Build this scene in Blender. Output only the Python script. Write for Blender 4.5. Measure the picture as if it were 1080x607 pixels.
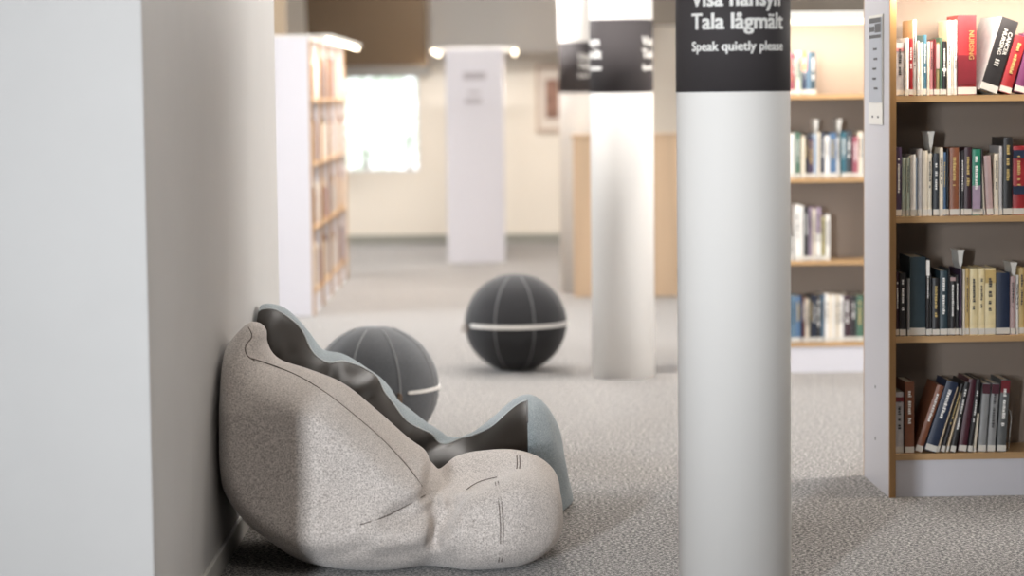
import bpy, bmesh, math, random
import numpy as np
from mathutils import Vector, Matrix
from mathutils.bvhtree import BVHTree

for o in list(bpy.data.objects):
    bpy.data.objects.remove(o)
SC = bpy.context.scene
COL = SC.collection
R = math.radians

# ------------------------------------------------------------------ camera
CAM_H = 1.45
FPX = 2600.0
PITCH = math.atan(205.5 / FPX)
ROLL = R(0.62)
fwd = Vector((0, math.cos(PITCH), -math.sin(PITCH)))
upv = Vector((0, math.sin(PITCH), math.cos(PITCH)))
rgt = Vector((1, 0, 0))
up_c = upv * math.cos(ROLL) + rgt * math.sin(ROLL)
rt_c = rgt * math.cos(ROLL) - upv * math.sin(ROLL)
cam_d = bpy.data.cameras.new('camera')
cam = bpy.data.objects.new('camera', cam_d)
COL.objects.link(cam)
m = Matrix((rt_c, up_c, -fwd)).transposed().to_4x4()
m.translation = Vector((0, 0, CAM_H))
cam.matrix_world = m
cam_d.sensor_width = 36.0
cam_d.lens = FPX / 1080.0 * 36.0
cam_d.clip_end = 200
cam_d.dof.use_dof = True
cam_d.dof.focus_distance = 8.0
cam_d.dof.aperture_fstop = 1.9
SC.camera = cam

def ray(px, py):
    return (fwd + rt_c * ((px - 540) / FPX) + up_c * ((303.5 - py) / FPX))
def at(px, py, Y):
    d = ray(px, py)
    return Vector((0, 0, CAM_H)) + d * (Y / d.y)

# ------------------------------------------------------------------ world, exposure, lights
SC.view_settings.view_transform = 'Standard'
SC.view_settings.look = 'None'
SC.view_settings.gamma = 1.0
SC.view_settings.use_curve_mapping = False
SC.view_settings.exposure = 0.0
w = bpy.data.worlds.new('world'); SC.world = w
w.use_nodes = True
w.node_tree.nodes['Background'].inputs[0].default_value = (0.92, 0.97, 1.0, 1)
w.node_tree.nodes['Background'].inputs[1].default_value = 3.2

def area(name, loc, size, energy, color=(1, 1, 1), direction=(0, 0, -1), spread=180):
    d = bpy.data.lights.new(name, 'AREA')
    d.shape = 'RECTANGLE'; d.size, d.size_y = size
    d.energy = energy; d.color = color; d.spread = R(spread)
    o = bpy.data.objects.new(name, d); COL.objects.link(o)
    o.location = loc
    o.rotation_euler = Vector(direction).to_track_quat('-Z', 'Y').to_euler()
    return o

DAY = (0.90, 0.95, 1.0)
WARM = (1.0, 0.90, 0.78)
# tall daylight window behind the camera on the left
area('daylight_rear', (-3.15, -3.75, 1.75), (0.45, 1.7), 60, DAY, (0.32, 1, -0.06), 42)
# daylight window on the left side, in the open area past the wall
area('daylight_side', (-5.8, 14.4, 1.7), (2.8, 1.6), 230, DAY, (1, 0, -0.12))
# added fill light with its own window, shining along the aisle between the bookcases
area('fill_aisle', (5.4, 11.0, 1.7), (1.7, 1.5), 190, (1.0, 0.96, 0.92), (-1, -0.12, -0.1))
# far window
area('daylight_far', tuple(at(401, 131, 23.9)), (0.7, 0.9), 25, DAY, (0, -1, -0.2))
UNSEEN_LAMPS = [(0.1, 4.3, 20), (3.0, 5.0, 5), (0.15, 9.0, 12), (-0.1, 11.6, 75), (-0.1, 14.6, 100), (0.0, 18.0, 125),  # unseen lamps placed for brightness; second and third added as fill
              (-0.2, 21.2, 80), (3.2, 14.6, 40), (3.0, 18.5, 50)]
CEIL = 3.0
for (x, y, e) in UNSEEN_LAMPS:
    area('unseen_lamp_light', (x, y, CEIL - 0.075), (1.1, 0.28), e, (1.0, 0.965, 0.93))

# ------------------------------------------------------------------ helpers
def mat(name, col, rough=0.6, metal=0.0, noise=None, bump=None, emit=None, spec=0.5, sheen=0):
    mt = bpy.data.materials.get(name)
    if mt: return mt
    mt = bpy.data.materials.new(name); mt.use_nodes = True
    nt = mt.node_tree; b = nt.nodes['Principled BSDF']
    b.inputs['Base Color'].default_value = (*col, 1)
    b.inputs['Roughness'].default_value = rough
    b.inputs['Metallic'].default_value = metal
    b.inputs['Specular IOR Level'].default_value = spec
    if sheen:
        b.inputs['Sheen Weight'].default_value = sheen
        b.inputs['Sheen Roughness'].default_value = 0.5
    if emit:
        b.inputs['Emission Color'].default_value = (*emit[0], 1)
        b.inputs['Emission Strength'].default_value = emit[1]
    tc = nt.nodes.new('ShaderNodeTexCoord')
    if noise:      # (scale, amount, stretch xyz)
        sc, amt = noise[0], noise[1]
        mp = nt.nodes.new('ShaderNodeMapping')
        mp.inputs['Scale'].default_value = noise[2] if len(noise) > 2 else (1, 1, 1)
        nt.links.new(tc.outputs['Object'], mp.inputs[0])
        n = nt.nodes.new('ShaderNodeTexNoise')
        n.inputs['Scale'].default_value = sc; n.inputs['Detail'].default_value = 3
        nt.links.new(mp.outputs[0], n.inputs['Vector'])
        cr = nt.nodes.new('ShaderNodeValToRGB')
        lo = tuple(max(0, c * (1 - amt)) for c in col); hi = tuple(min(1, c * (1 + amt)) for c in col)
        cr.color_ramp.elements[0].color = (*lo, 1); cr.color_ramp.elements[1].color = (*hi, 1)
        cr.color_ramp.elements[0].position = 0.35; cr.color_ramp.elements[1].position = 0.65
        nt.links.new(n.outputs['Fac'], cr.inputs[0])
        nt.links.new(cr.outputs[0], b.inputs['Base Color'])
    if bump:       # (scale, strength, distance)
        n2 = nt.nodes.new('ShaderNodeTexNoise'); n2.inputs['Scale'].default_value = bump[0]
        n2.inputs['Detail'].default_value = 2
        nt.links.new(tc.outputs['Object'], n2.inputs['Vector'])
        bp = nt.nodes.new('ShaderNodeBump'); bp.inputs['Strength'].default_value = bump[1]
        bp.inputs['Distance'].default_value = bump[2]
        nt.links.new(n2.outputs['Fac'], bp.inputs['Height'])
        nt.links.new(bp.outputs[0], b.inputs['Normal'])
    return mt

def s2l(r, g, b):
    f = lambda c: (c / 255 / 12.92) if c / 255 <= 0.04045 else ((c / 255 + 0.055) / 1.055) ** 2.4
    return (f(r), f(g), f(b))

def link(name, me, material=None, parent=None, smooth=False):
    o = bpy.data.objects.new(name, me); COL.objects.link(o)
    if material: me.materials.append(material)
    if parent: o.parent = parent
    if smooth:
        for p in me.polygons: p.use_smooth = True
    return o

class MB:
    def __init__(s): s.v = []; s.f = []
    def add(s, vs, fs):
        n = len(s.v); s.v += [tuple(v) for v in vs]; s.f += [tuple(i + n for i in f) for f in fs]
    def box(s, x0, x1, y0, y1, z0, z1, M=None):
        vs = [Vector((x, y, z)) for z in (z0, z1) for y in (y0, y1) for x in (x0, x1)]
        if M: vs = [M @ v for v in vs]
        s.add(vs, [(0, 2, 3, 1), (4, 5, 7, 6), (0, 1, 5, 4), (2, 6, 7, 3), (0, 4, 6, 2), (1, 3, 7, 5)])
        return s
    def lathe(s, prof, n=48, c=(0, 0, 0), caps=True):
        vs = []; fs = []
        for (r, z) in prof:
            for k in range(n):
                a = 2 * math.pi * k / n
                vs.append((c[0] + r * math.cos(a), c[1] + r * math.sin(a), c[2] + z))
        for i in range(len(prof) - 1):
            for k in range(n):
                k2 = (k + 1) % n
                fs.append((i * n + k, i * n + k2, (i + 1) * n + k2, (i + 1) * n + k))
        if caps:
            fs.append(tuple(range(n))[::-1]); fs.append(tuple((len(prof) - 1) * n + k for k in range(n)))
        s.add(vs, fs); return s
    def tube(s, pts, r, n=8, closed=False):
        pts = [Vector(p) for p in pts]; N = len(pts); vs = []; fs = []
        nrm = None
        for i, p in enumerate(pts):
            a = pts[(i - 1) % N] if (closed or i > 0) else p
            b = pts[(i + 1) % N] if (closed or i < N - 1) else p
            t = (b - a).normalized()
            if nrm is None:
                nrm = t.orthogonal().normalized()
            nrm = (nrm - t * nrm.dot(t)).normalized()
            bn = t.cross(nrm)
            rr = r[i] if isinstance(r, (list, tuple)) else r
            for k in range(n):
                an = 2 * math.pi * k / n
                vs.append(p + nrm * (rr * math.cos(an)) + bn * (rr * math.sin(an)))
        M_ = N if closed else N - 1
        for i in range(M_):
            j = (i + 1) % N
            for k in range(n):
                k2 = (k + 1) % n
                fs.append((i * n + k, i * n + k2, j * n + k2, j * n + k))
        if not closed:
            fs.append(tuple(range(n))[::-1]); fs.append(tuple((N - 1) * n + k for k in range(n)))
        s.add(vs, fs); return s
    def build(s, name, material, parent=None, smooth=False, bevel=0):
        me = bpy.data.meshes.new(name); me.from_pydata(s.v, [], s.f); me.update()
        if bevel:
            bm = bmesh.new(); bm.from_mesh(me)
            bmesh.ops.bevel(bm, geom=list(bm.edges), offset=bevel, segments=2, affect='EDGES', profile=0.6)
            bm.to_mesh(me); bm.free()
        return link(name, me, material, parent, smooth)

def tag(o, label, cat, group=None):
    o['label'] = label; o['category'] = cat
    if group: o['group'] = group
    return o
def empty(name, loc=(0, 0, 0), rz=0):
    o = bpy.data.objects.new(name, None); COL.objects.link(o)
    o.location = loc; o.rotation_euler = (0, 0, rz); o.empty_display_size = 0.1
    return o
def struct(o):
    o['kind'] = 'structure'; return o
def text_mesh(txt, width, bold=0.02, height_scale=None):
    cu = bpy.data.curves.new('lettering', 'FONT'); cu.body = txt; cu.size = 1.0
    cu.resolution_u = 3
    o = bpy.data.objects.new('lettering', cu); COL.objects.link(o)
    dg = bpy.context.evaluated_depsgraph_get(); dg.update()
    me = bpy.data.meshes.new_from_object(o.evaluated_get(dg))
    bpy.data.objects.remove(o); bpy.data.curves.remove(cu)
    xs = [v.co.x for v in me.vertices]
    x0, x1 = min(xs), max(xs); sx = width / (x1 - x0)
    sy = height_scale if height_scale else sx
    bm = bmesh.new(); bm.from_mesh(me); bpy.data.meshes.remove(me)
    bmesh.ops.triangulate(bm, faces=bm.faces)
    for v in bm.verts:
        v.co.x = (v.co.x - x0) * sx; v.co.y *= sy
    V = [v.co.copy() for v in bm.verts]; bm.verts.index_update()
    F = [tuple(v.index for v in f.verts) for f in bm.faces]
    bm.free()
    if bold:
        n = len(V); h_ = (height_scale or sx); V2 = []; F2 = []
        for k, (dx, dy) in enumerate(((0, 0), (-1, .5), (1, .5), (-1, -.5), (1, -.5), (.5, 0), (-.5, 0))):
            V2 += [Vector((v.x + dx * bold * sx, v.y + dy * bold * h_, k * .00002)) for v in V]
            F2 += [tuple(i + n * k for i in f) for f in F]
        V, F = V2, F2
    return V, F

# ------------------------------------------------------------------ materials
M_wall = mat('wall_paint', s2l(194, 192, 190), 0.55, noise=(6, 0.01), bump=(160, 0.05, 0.001))
M_wall_b = mat('back_wall_paint', s2l(238, 230, 218), 0.8)
M_slope = mat('slope_grey', s2l(176, 172, 166), 0.8)
M_brown = mat('slope_brown', s2l(86, 70, 51), 0.7)
M_beige = mat('slope_beige', s2l(196, 176, 150), 0.8)
M_ceil = mat('ceiling_paint', s2l(225, 222, 216), 0.9)
M_white = mat('white_laminate', s2l(226, 226, 230), 0.35)
M_shelfwhite = mat('bookcase_laminate', s2l(202, 200, 206), 0.4)
M_taupe = mat('bookcase_back', s2l(134, 120, 108), 0.7)
M_oak = mat('oak_edge', s2l(166, 128, 84), 0.45, noise=(30, 0.12, (1, 1, 0.06)))
M_oak_h = mat('oak_shelf', s2l(180, 145, 103), 0.4, noise=(30, 0.12, (0.06, 1, 1)))
M_panel = mat('counter_wood', s2l(196, 170, 142), 0.5, noise=(14, 0.08, (1, 1, 0.05)))
M_base = mat('skirting', s2l(205, 203, 198), 0.5)
M_base_b = mat('skirting_back', s2l(150, 150, 142), 0.6)
M_metal = mat('satin_metal', (0.6, 0.6, 0.6), 0.3, 1.0)
M_wire = mat('white_steel', s2l(225, 222, 215), 0.35)
M_lamp = mat('lamp_diffuser', (1, 0.95, 0.85), 0.4, emit=((1.0, 0.84, 0.62), 9.0))
M_ceil_lamp = mat('ceiling_diffuser', (1, 1, 1), 0.4, emit=((1.0, 0.95, 0.88), 5.0))
M_page = mat('paper', s2l(226, 216, 196), 0.9)
M_lab = mat('spine_label', s2l(204, 200, 192), 0.5)
M_band = mat('column_band', s2l(70, 66, 67), 0.75, spec=.2)
M_text = mat('white_lettering', s2l(238, 236, 232), 0.5)
M_col = mat('column_paint', s2l(242, 239, 235), 0.7, spec=.25, bump=(220, 0.03, 0.001))
M_dark = mat('dark_ink', s2l(60, 58, 60), 0.6)
M_glass = None

def carpet():
    mt = bpy.data.materials.new('carpet'); mt.use_nodes = True
    nt = mt.node_tree; b = nt.nodes['Principled BSDF']
    b.inputs['Roughness'].default_value = 0.95; b.inputs['Specular IOR Level'].default_value = 0.1
    b.inputs['Sheen Weight'].default_value = 0.25
    tc = nt.nodes.new('ShaderNodeTexCoord')
    n = nt.nodes.new('ShaderNodeTexNoise'); n.inputs['Scale'].default_value = 88; n.inputs['Detail'].default_value = 2.5
    n.inputs['Roughness'].default_value = 0.75
    nt.links.new(tc.outputs['Object'], n.inputs['Vector'])
    cr = nt.nodes.new('ShaderNodeValToRGB'); e = cr.color_ramp.elements
    e[0].position = 0.43; e[0].color = (*s2l(38, 36, 35), 1)
    e[1].position = 0.585; e[1].color = (*s2l(186, 180, 175), 1)
    e2 = e.new(0.5); e2.color = (*s2l(98, 94, 91), 1)
    nt.links.new(n.outputs['Fac'], cr.inputs[0]); nt.links.new(cr.outputs[0], b.inputs['Base Color'])
    bp = nt.nodes.new('ShaderNodeBump'); bp.inputs['Strength'].default_value = 0.5; bp.inputs['Distance'].default_value = 0.004
    nt.links.new(n.outputs['Fac'], bp.inputs['Height']); nt.links.new(bp.outputs[0], b.inputs['Normal'])
    return mt
M_carpet = carpet()

def felt(name, dark, mid, light):
    mt = bpy.data.materials.new(name); mt.use_nodes = True
    nt = mt.node_tree; b = nt.nodes['Principled BSDF']
    b.inputs['Roughness'].default_value = 0.95; b.inputs['Specular IOR Level'].default_value = 0.1
    b.inputs['Sheen Weight'].default_value = 0.3; b.inputs['Sheen Roughness'].default_value = 0.6
    tc = nt.nodes.new('ShaderNodeTexCoord')
    n = nt.nodes.new('ShaderNodeTexNoise'); n.inputs['Scale'].default_value = 240; n.inputs['Detail'].default_value = 5
    n.inputs['Roughness'].default_value = 0.75
    nt.links.new(tc.outputs['Object'], n.inputs['Vector'])
    cr = nt.nodes.new('ShaderNodeValToRGB'); e = cr.color_ramp.elements
    e[0].position = 0.40; e[0].color = (*dark, 1)
    e[1].position = 0.62; e[1].color = (*light, 1)
    e2 = e.new(0.5); e2.color = (*mid, 1)
    nt.links.new(n.outputs['Fac'], cr.inputs[0]); nt.links.new(cr.outputs[0], b.inputs['Base Color'])
    bp = nt.nodes.new('ShaderNodeBump'); bp.inputs['Strength'].default_value = 0.35; bp.inputs['Distance'].default_value = 0.002
    nt.links.new(n.outputs['Fac'], bp.inputs['Height']); nt.links.new(bp.outputs[0], b.inputs['Normal'])
    return mt
M_felt = felt('grey_felt', s2l(150, 142, 136), s2l(202, 193, 187), s2l(232, 224, 218))
M_bluefelt = felt('blue_grey_felt', s2l(96, 107, 113), s2l(126, 138, 144), s2l(152, 163, 169))
M_leather = mat('dark_leather', s2l(36, 30, 25), 0.5, spec=.09, bump=(240, 0.08, 0.001))
M_balldark = mat('charcoal_cover', s2l(40, 40, 43), 0.85, noise=(260, 0.18), sheen=0.15)
M_ballgrey = mat('grey_cover', s2l(84, 86, 90), 0.85, noise=(260, 0.22), sheen=0.2)
M_stitch = mat('stitching', s2l(120, 120, 122), 0.8)
M_stitch_l = mat('stitching_light', s2l(140, 142, 144), 0.8)
M_seam = mat('felt_seam', s2l(100, 90, 82), 0.9)
M_strap = mat('white_strap', s2l(225, 222, 218), 0.7)
M_piping = mat('piping', s2l(190, 194, 196), 0.7)
M_tan = mat('leather_tab', s2l(120, 96, 76), 0.7)

# ------------------------------------------------------------------ room shell
XL, XR, YN, YF = -6.0, 5.5, -4.0, 24.0
struct(MB().box(XL - .1, XR + .1, YN - .1, YF + .1, -0.1, 0).build('floor', M_carpet))
struct(MB().box(XL - .1, XR + .1, YN - .1, YF + .1, CEIL, CEIL + 0.1).build('ceiling', M_ceil))

def wall_open(name, axis, c0, c1, a0, a1, openings, material):
    """wall along an axis with rectangular openings (u0,u1,z0,z1)"""
    mb = MB()
    def bx(u0, u1, z0, z1):
        if u1 - u0 < 1e-4 or z1 - z0 < 1e-4: return
        if axis == 'x': mb.box(u0, u1, c0, c1, z0, z1)
        else: mb.box(c0, c1, u0, u1, z0, z1)
    u = a0
    for (u0, u1, z0, z1) in sorted(openings):
        bx(u, u0, 0, CEIL); bx(u0, u1, 0, z0); bx(u0, u1, z1, CEIL); u = u1
    bx(u, a1, 0, CEIL)
    return struct(mb.build(name, material))

pA = at(363, 181, 24.0); pB = at(441, 79, 24.0)
WIN = (pA.x, pB.x, pA.z, pB.z)
wall_open('wall_back', 'x', YF, YF + .12, XL, XR, [WIN], M_wall_b)
wall_open('wall_right', 'y', XR, XR + .1, YN, YF, [(10.1, 11.9, .9, 2.5)], M_wall)  # opening added for the aisle fill light
wall_open('wall_left', 'y', XL - .1, XL, YN, YF, [(13.0, 15.8, .9, 2.5)], M_wall)
wall_open('wall_front', 'x', YN - .1, YN, XL, XR, [(-3.6, -2.7, .9, 2.6)], M_wall)

def glassmat():
    mt = bpy.data.materials.new('window_glass'); mt.use_nodes = True
    b = mt.node_tree.nodes['Principled BSDF']
    b.inputs['Transmission Weight'].default_value = 1.0; b.inputs['Roughness'].default_value = 0.0
    b.inputs['IOR'].default_value = 1.1
    return mt
M_glass = glassmat()
def window(name, axis, c, u0, u1, z0, z1, f=0.045, mull=0):
    root = struct(empty(name, (0, 0, 0)))
    mb = MB()
    def bx(m_, a, b, z_, z2, c0, c1):
        if axis == 'x': m_.box(a, b, c0, c1, z_, z2)
        else: m_.box(c0, c1, a, b, z_, z2)
    bx(mb, u0, u0 + f, z0, z1, c - .03, c + .03); bx(mb, u1 - f, u1, z0, z1, c - .03, c + .03)
    bx(mb, u0 + f, u1 - f, z0, z0 + f, c - .03, c + .03); bx(mb, u0 + f, u1 - f, z1 - f, z1, c - .03, c + .03)
    for k in range(mull):
        uu = u0 + (u1 - u0) * (k + 1) / (mull + 1); bx(mb, uu - .02, uu + .02, z0 + f, z1 - f, c - .03, c + .03)
    mb.build('window_frame', M_white, root)
    g = MB(); bx(g, u0 + f, u1 - f, z0 + f, z1 - f, c - .004, c + .004); g.build('window_glass', M_glass, root)
    return root
window('window_1', 'x', YF + .07, *WIN, f=.02)
window('window_2', 'y', XL - .05, 13.0, 15.8, .9, 2.5, mull=2)
window('added_window_4', 'y', XR + .05, 10.1, 11.9, .9, 2.5, mull=1)  # added window, goes with the aisle fill light
window('window_3', 'x', YN - .05, -3.6, -2.7, .9, 2.6)

# inner wall block on the left (end face towards us, side face along the aisle)
c0 = at(156, 400, 6.1); c1x = at(232, 480, 7.6).x
WX = -0.905
struct(MB().box(XL, WX, 6.1, 9.55, 0, CEIL).build('wall_inner_left', M_wall))
struct(MB().box(WX - .002, WX + .012, 6.1, 9.55, 0, 0.07).build('baseboard_left', M_base, bevel=.003))
struct(MB().box(WX - 4, WX, 6.086, 6.1, 0, 0.07).build('baseboard_front', M_base))
struct(MB().box(XL, XR, YF - .018, YF, 0, 0.085).build('baseboard_back', M_base_b))

struct(MB().box(-2.22, -1.0, -1.6, -1.5, 0, CEIL).build('light_blocker_rear', M_wall))  # unseen slab added to block rear daylight from the nearest bookcase
# sloping ceiling pieces in front of the back wall
def slope(name, x0, x1, ylow, zlow, yhigh, zhigh, material):
    t = 0.06
    vs = [(x0, ylow, zlow), (x1, ylow, zlow), (x1, yhigh, zhigh), (x0, yhigh, zhigh),
          (x0, ylow + t, zlow), (x1, ylow + t, zlow), (x1, yhigh + t, zhigh), (x0, yhigh + t, zhigh)]
    mb = MB(); mb.add(vs, [(0, 1, 2, 3), (5, 4, 7, 6), (4, 5, 1, 0), (3, 2, 6, 7), (4, 0, 3, 7), (1, 5, 6, 2)])
    return struct(mb.build(name, material))
pb0 = at(325, 78, 22.6); pb1 = at(451, 78, 22.6)
slope('trim_1', pb0.x, pb1.x, 22.6, at(400, 70, 22.6).z, 22.2, CEIL, M_brown)
struct(MB().box(at(325, 78, 23.9).x, pb1.x - .02, 23.9, 24, at(400, 80, 24).z, at(400, 66, 24).z).build('trim_2', M_slope))
slope('trim_3', pb0.x - 1.2, pb0.x, 20.4, at(310, 38, 20.4).z, 20.2, CEIL, M_beige)
slope('trim_4', pb1.x, at(600, 50, 23.4).x + .55, 23.6, at(520, 56, 23.6).z, 23.2, CEIL, M_slope)
slope('trim_5', at(600, 50, 23.4).x + .55, XR, 20.5, at(700, 27, 20.5).z, 20.4, CEIL, mat('slope_dark', s2l(120, 112, 102), .8))

# unseen ceiling lamps, placed for the room's brightness
for i, (x, y, e) in enumerate(UNSEEN_LAMPS):
    t = empty('unseen_ceiling_lamp', (x, y, CEIL))
    MB().box(-.6, .6, -.17, .17, -.05, 0).build('lamp_housing', M_white, t)
    MB().box(-.56, .56, -.14, .14, -.062, -.05).build('lamp_diffuser', M_ceil_lamp, t)
    tag(t, ['unseen flat white ceiling lamp nearest the camera', 'added ceiling fill lamp at the near right, in front of the nearest bookcase', 'added ceiling fill lamp above the beanbags and the nearest bookcase end', 'unseen ceiling lamp above the two seating balls', 'unseen ceiling lamp between the balls and the left background bookcase',
            'unseen ceiling lamp over the middle of the left background bookcase', 'unseen ceiling lamp in front of the far wall', 'unseen ceiling lamp right of the farthest column, above the second bookcase row',
            'unseen ceiling lamp at the far right, beyond the wooden counter'][i], 'lamp', 'unseen ceiling lamps')

# outdoor greenery behind the far window
random.seed(5)
M_leaf = mat('leaf', s2l(196, 208, 190), 0.7, noise=(3, 0.15))
M_bark = mat('bark', s2l(110, 95, 80), 0.9)
for (tx, ty, th) in ((at(385, 130, 31).x, 31, 2.2), (at(430, 120, 34).x, 34, 2.4)):
    tr = empty('garden_tree', (tx, ty, -0.5))
    MB().tube([(0, 0, 0), (.03, 0, .7), (0, .02, 1.4)], [.07, .05, .03]).build('trunk', M_bark, tr, True)
    mb = MB()
    for k in range(420):
        a = random.uniform(0, 6.28); u = random.uniform(-1, 1); rr = random.uniform(.25, 1) ** .5
        c = Vector((math.cos(a) * math.sqrt(1 - u * u) * rr * .6, math.sin(a) * math.sqrt(1 - u * u) * rr * .6, th * .75 + u * rr * .8))
        q = Matrix.Rotation(random.uniform(0, 6.28), 3, Vector((random.random(), random.random(), random.random())).normalized())
        s = random.uniform(.05, .09)
        mb.add([c + q @ Vector(p) for p in ((-s, 0, 0), (0, -s * .5, 0), (s, 0, 0), (0, s * .5, s * .15))], [(0, 1, 2, 3)])
    mb.build('crown', M_leaf, tr)
    tag(tr, 'pale green tree outside the ' + ('left' if ty == 31 else 'right') + ' half of the far window', 'tree')

# ------------------------------------------------------------------ columns
def column(px, py, Y, band_z, turn, label, rad=0.16):
    p = at(px, py, Y)
    t = empty('column', (p.x, Y, 0))
    MB().lathe([(rad, 0), (rad, CEIL)], 96).build('shaft', M_col, t, False)
    for o in t.children:
        for f in o.data.polygons:
            if len(f.vertices) == 4: f.use_smooth = True
    z0, z1 = band_z
    mb = MB(); r1 = rad + .0012; r0 = rad - .002
    mb.lathe([(r0, z0), (r1, z0), (r1, z1), (r0, z1), (r0, z0)], 96, caps=False)
    band = mb.build('sign_band', M_band, t)
    for f in band.data.polygons: f.use_smooth = abs(f.normal.z) < .5
    for rep in (0, 180):
        mb = MB()
        for (txt, dz, wd, hs) in (('Visa hänsyn', .236, .272, .062), ('Tala lågmält', .173, .285, .062), ('Speak quietly please', .113, .285, .037)):
            V, F = text_mesh(txt, wd, 0.035 if hs > .05 else .03, hs)
            vs = []
            for v in V:
                a = R(-90 - 49 + turn + rep) + v.x / r1
                rr_ = r1 + .0012 + v.z; vs.append((rr_ * math.cos(a), rr_ * math.sin(a), z0 + dz + v.y))
            mb.add(vs, F)
        mb.build('lettering', M_text, band)
    tag(t, label, 'column')
    return t
column(774, 300, 6.97, (1.447, 1.812), 0, 'nearest thick white round column with a black band of white lettering')
column(657, 300, 12.55, (1.447, 1.812), 87, 'middle white round column standing right of the dark ball')
column(614, 200, 17.9, (1.447, 1.812), 40, 'farthest white round column with black band, beside the wooden counter')

# ------------------------------------------------------------------ wooden counter far behind columns
pc0 = at(606, 305, 17.46); pc1 = at(735, 305, 17.46)
ct = empty('wooden_counter', (pc0.x, 17.46, 0))
hC = at(650, 141, 17.46).z; wC = pc1.x - pc0.x
MB().box(0.0, wC, 0.0, .03, 0, hC - .03).build('front_panel', M_panel, ct)
MB().box(0, .03, .03, .19, 0, hC - .03).build('side_panel', M_panel, ct)
MB().box(wC - .03, wC, .03, .19, 0, hC - .03).build('side_panel', M_panel, ct)
MB().box(-.012, wC + .012, -.012, .20, hC - .03, hC).build('counter_top', M_panel, ct, bevel=.004)
MB().box(wC * .62, wC * .62 + .012, -.004, 0.0, .02, hC - .05).build('joint_strip', M_oak, ct)
tag(ct, 'pale wooden panelled counter standing behind the round columns', 'counter')

# ------------------------------------------------------------------ picture on back wall
pp0 = at(566, 139, 23.95); pp1 = at(598, 69, 23.95)
pf = empty('framed_picture', ((pp0.x + pp1.x) / 2, 23.985, pp0.z))
pw = pp1.x - pp0.x; ph = pp1.z - pp0.z
mb = MB(); f = .022
mb.box(-pw / 2, -pw / 2 + f, -.03, 0.01, 0, ph).box(pw / 2 - f, pw / 2, -.03, 0.01, 0, ph)
mb.box(-pw / 2 + f, pw / 2 - f, -.03, 0.01, 0, f).box(-pw / 2 + f, pw / 2 - f, -.03, 0.01, ph - f, ph)
mb.build('frame', mat('frame_wood', s2l(190, 165, 145), .5), pf)
MB().box(-pw / 2 + f, pw / 2 - f, -.012, 0.005, f, ph - f).build('mount', mat('mount', s2l(225, 215, 205), .8), pf)
MB().box(-pw * .2, pw * .22, -.016, -.012, ph * .2, ph * .8).build('print', mat('print', s2l(150, 115, 100), .7, noise=(9, .35)), pf)
tag(pf, 'framed picture with brown print hanging on the far cream wall', 'picture')

# ------------------------------------------------------------------ book case builder
SH_Z = [0.155, 0.575, 1.0, 1.425]
TOP_Z = 1.81
def bookcase(loc, rz, bays, bay_w, depth, label, lamp_w=14, ends_sign=False, cat='bookcase', sided=2, lampcol=WARM, edge=True, valance=False, glow=True, lamp_off=.11):
    """local frame: x along the case from its left end panel, y from the front edge backwards"""
    t = empty('bookcase', loc, rz)
    L = bays * bay_w; T = .022
    for k in range(bays + 1):
        x = k * bay_w
        sp = MB().box(x - T / 2 if k else 0, x + T / 2 if k else T, .012, depth - .012, 0, TOP_Z).build('side_panel', M_shelfwhite, t)
        em = M_oak if edge else M_shelfwhite
        MB().box(x - T / 2 if k else 0, x + T / 2 if k else T, -.004, .012, 0, TOP_Z).build('edge_trim', em, sp)
        MB().box(x - T / 2 if k else 0, x + T / 2 if k else T, depth - .012, depth + .004, 0, TOP_Z).build('edge_trim', em, sp)
    MB().box(T, L - T / 2, depth / 2 - .006, depth / 2 + .006, .02, TOP_Z - .02).build('back_panel', M_taupe, t)
    for side in range(sided):
        for k in range(bays):
            x0 = k * bay_w + (T if k == 0 else T / 2) + .0005; x1 = (k + 1) * bay_w - T / 2 - .0005
            for z in SH_Z:
                y0, y1 = (.004, depth / 2 - .007) if side == 0 else (depth / 2 + .007, depth - .004)
                s = MB().box(x0, x1, y0, y1, z - .022, z).build('shelf', M_oak_h, t)
            yy = (.012, .03) if side == 0 else (depth - .03, depth - .012)
            MB().box(x0, x1, yy[0], yy[1], 0, SH_Z[0] - .023).build('plinth', M_shelfwhite, t)
    MB().box(-.0, L + T / 2, .0, depth, TOP_Z, TOP_Z + .02).build('top_panel', M_shelfwhite, t)
    # lamp rails overhanging both long sides
    for side in (-1, 1):
        yc = -lamp_off if side < 0 else depth + lamp_off; tz = .014 if valance else 0
        lm = MB().box(.0, L, yc - .03, yc + .03, TOP_Z + .012, TOP_Z + .035).build('lamp_rail', M_wire, t)
        if valance:
            y_ = yc + side * .027
            MB().box(.0, L, min(y_, y_ + side * .006), max(y_, y_ + side * .006), TOP_Z - .010, TOP_Z + .035).build('valance', M_wire, lm)
        mb = MB()
        for k in range(bays + 1):
            xx = min(max(k * bay_w, .05), L - .05)
            MB().box(xx - .01, xx + .01, min(yc, depth / 2), max(yc, depth / 2), TOP_Z + .022, TOP_Z + .034).build('lamp_arm', M_wire, lm)
        MB().tube([(.03, yc, TOP_Z + tz), (L - .03, yc, TOP_Z + tz)], .011, 10).build('lamp_tube', M_lamp if glow else M_wire, lm)
        d = bpy.data.lights.new('bookcase_lamp_light', 'AREA'); d.shape = 'RECTANGLE'
        d.size = L - .06; d.size_y = .03; d.energy = lamp_w * L; d.color = lampcol
        lo = bpy.data.objects.new('bookcase_lamp_light', d); COL.objects.link(lo)
        lo.parent = t
        lo.location = (L / 2, yc, TOP_Z - .016)
        tilt = (R(22) if valance else R(6)) * (1 if side < 0 else -1)
        lo.rotation_euler = (tilt, 0, 0)
    tag(t, label, cat)
    return t

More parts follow.
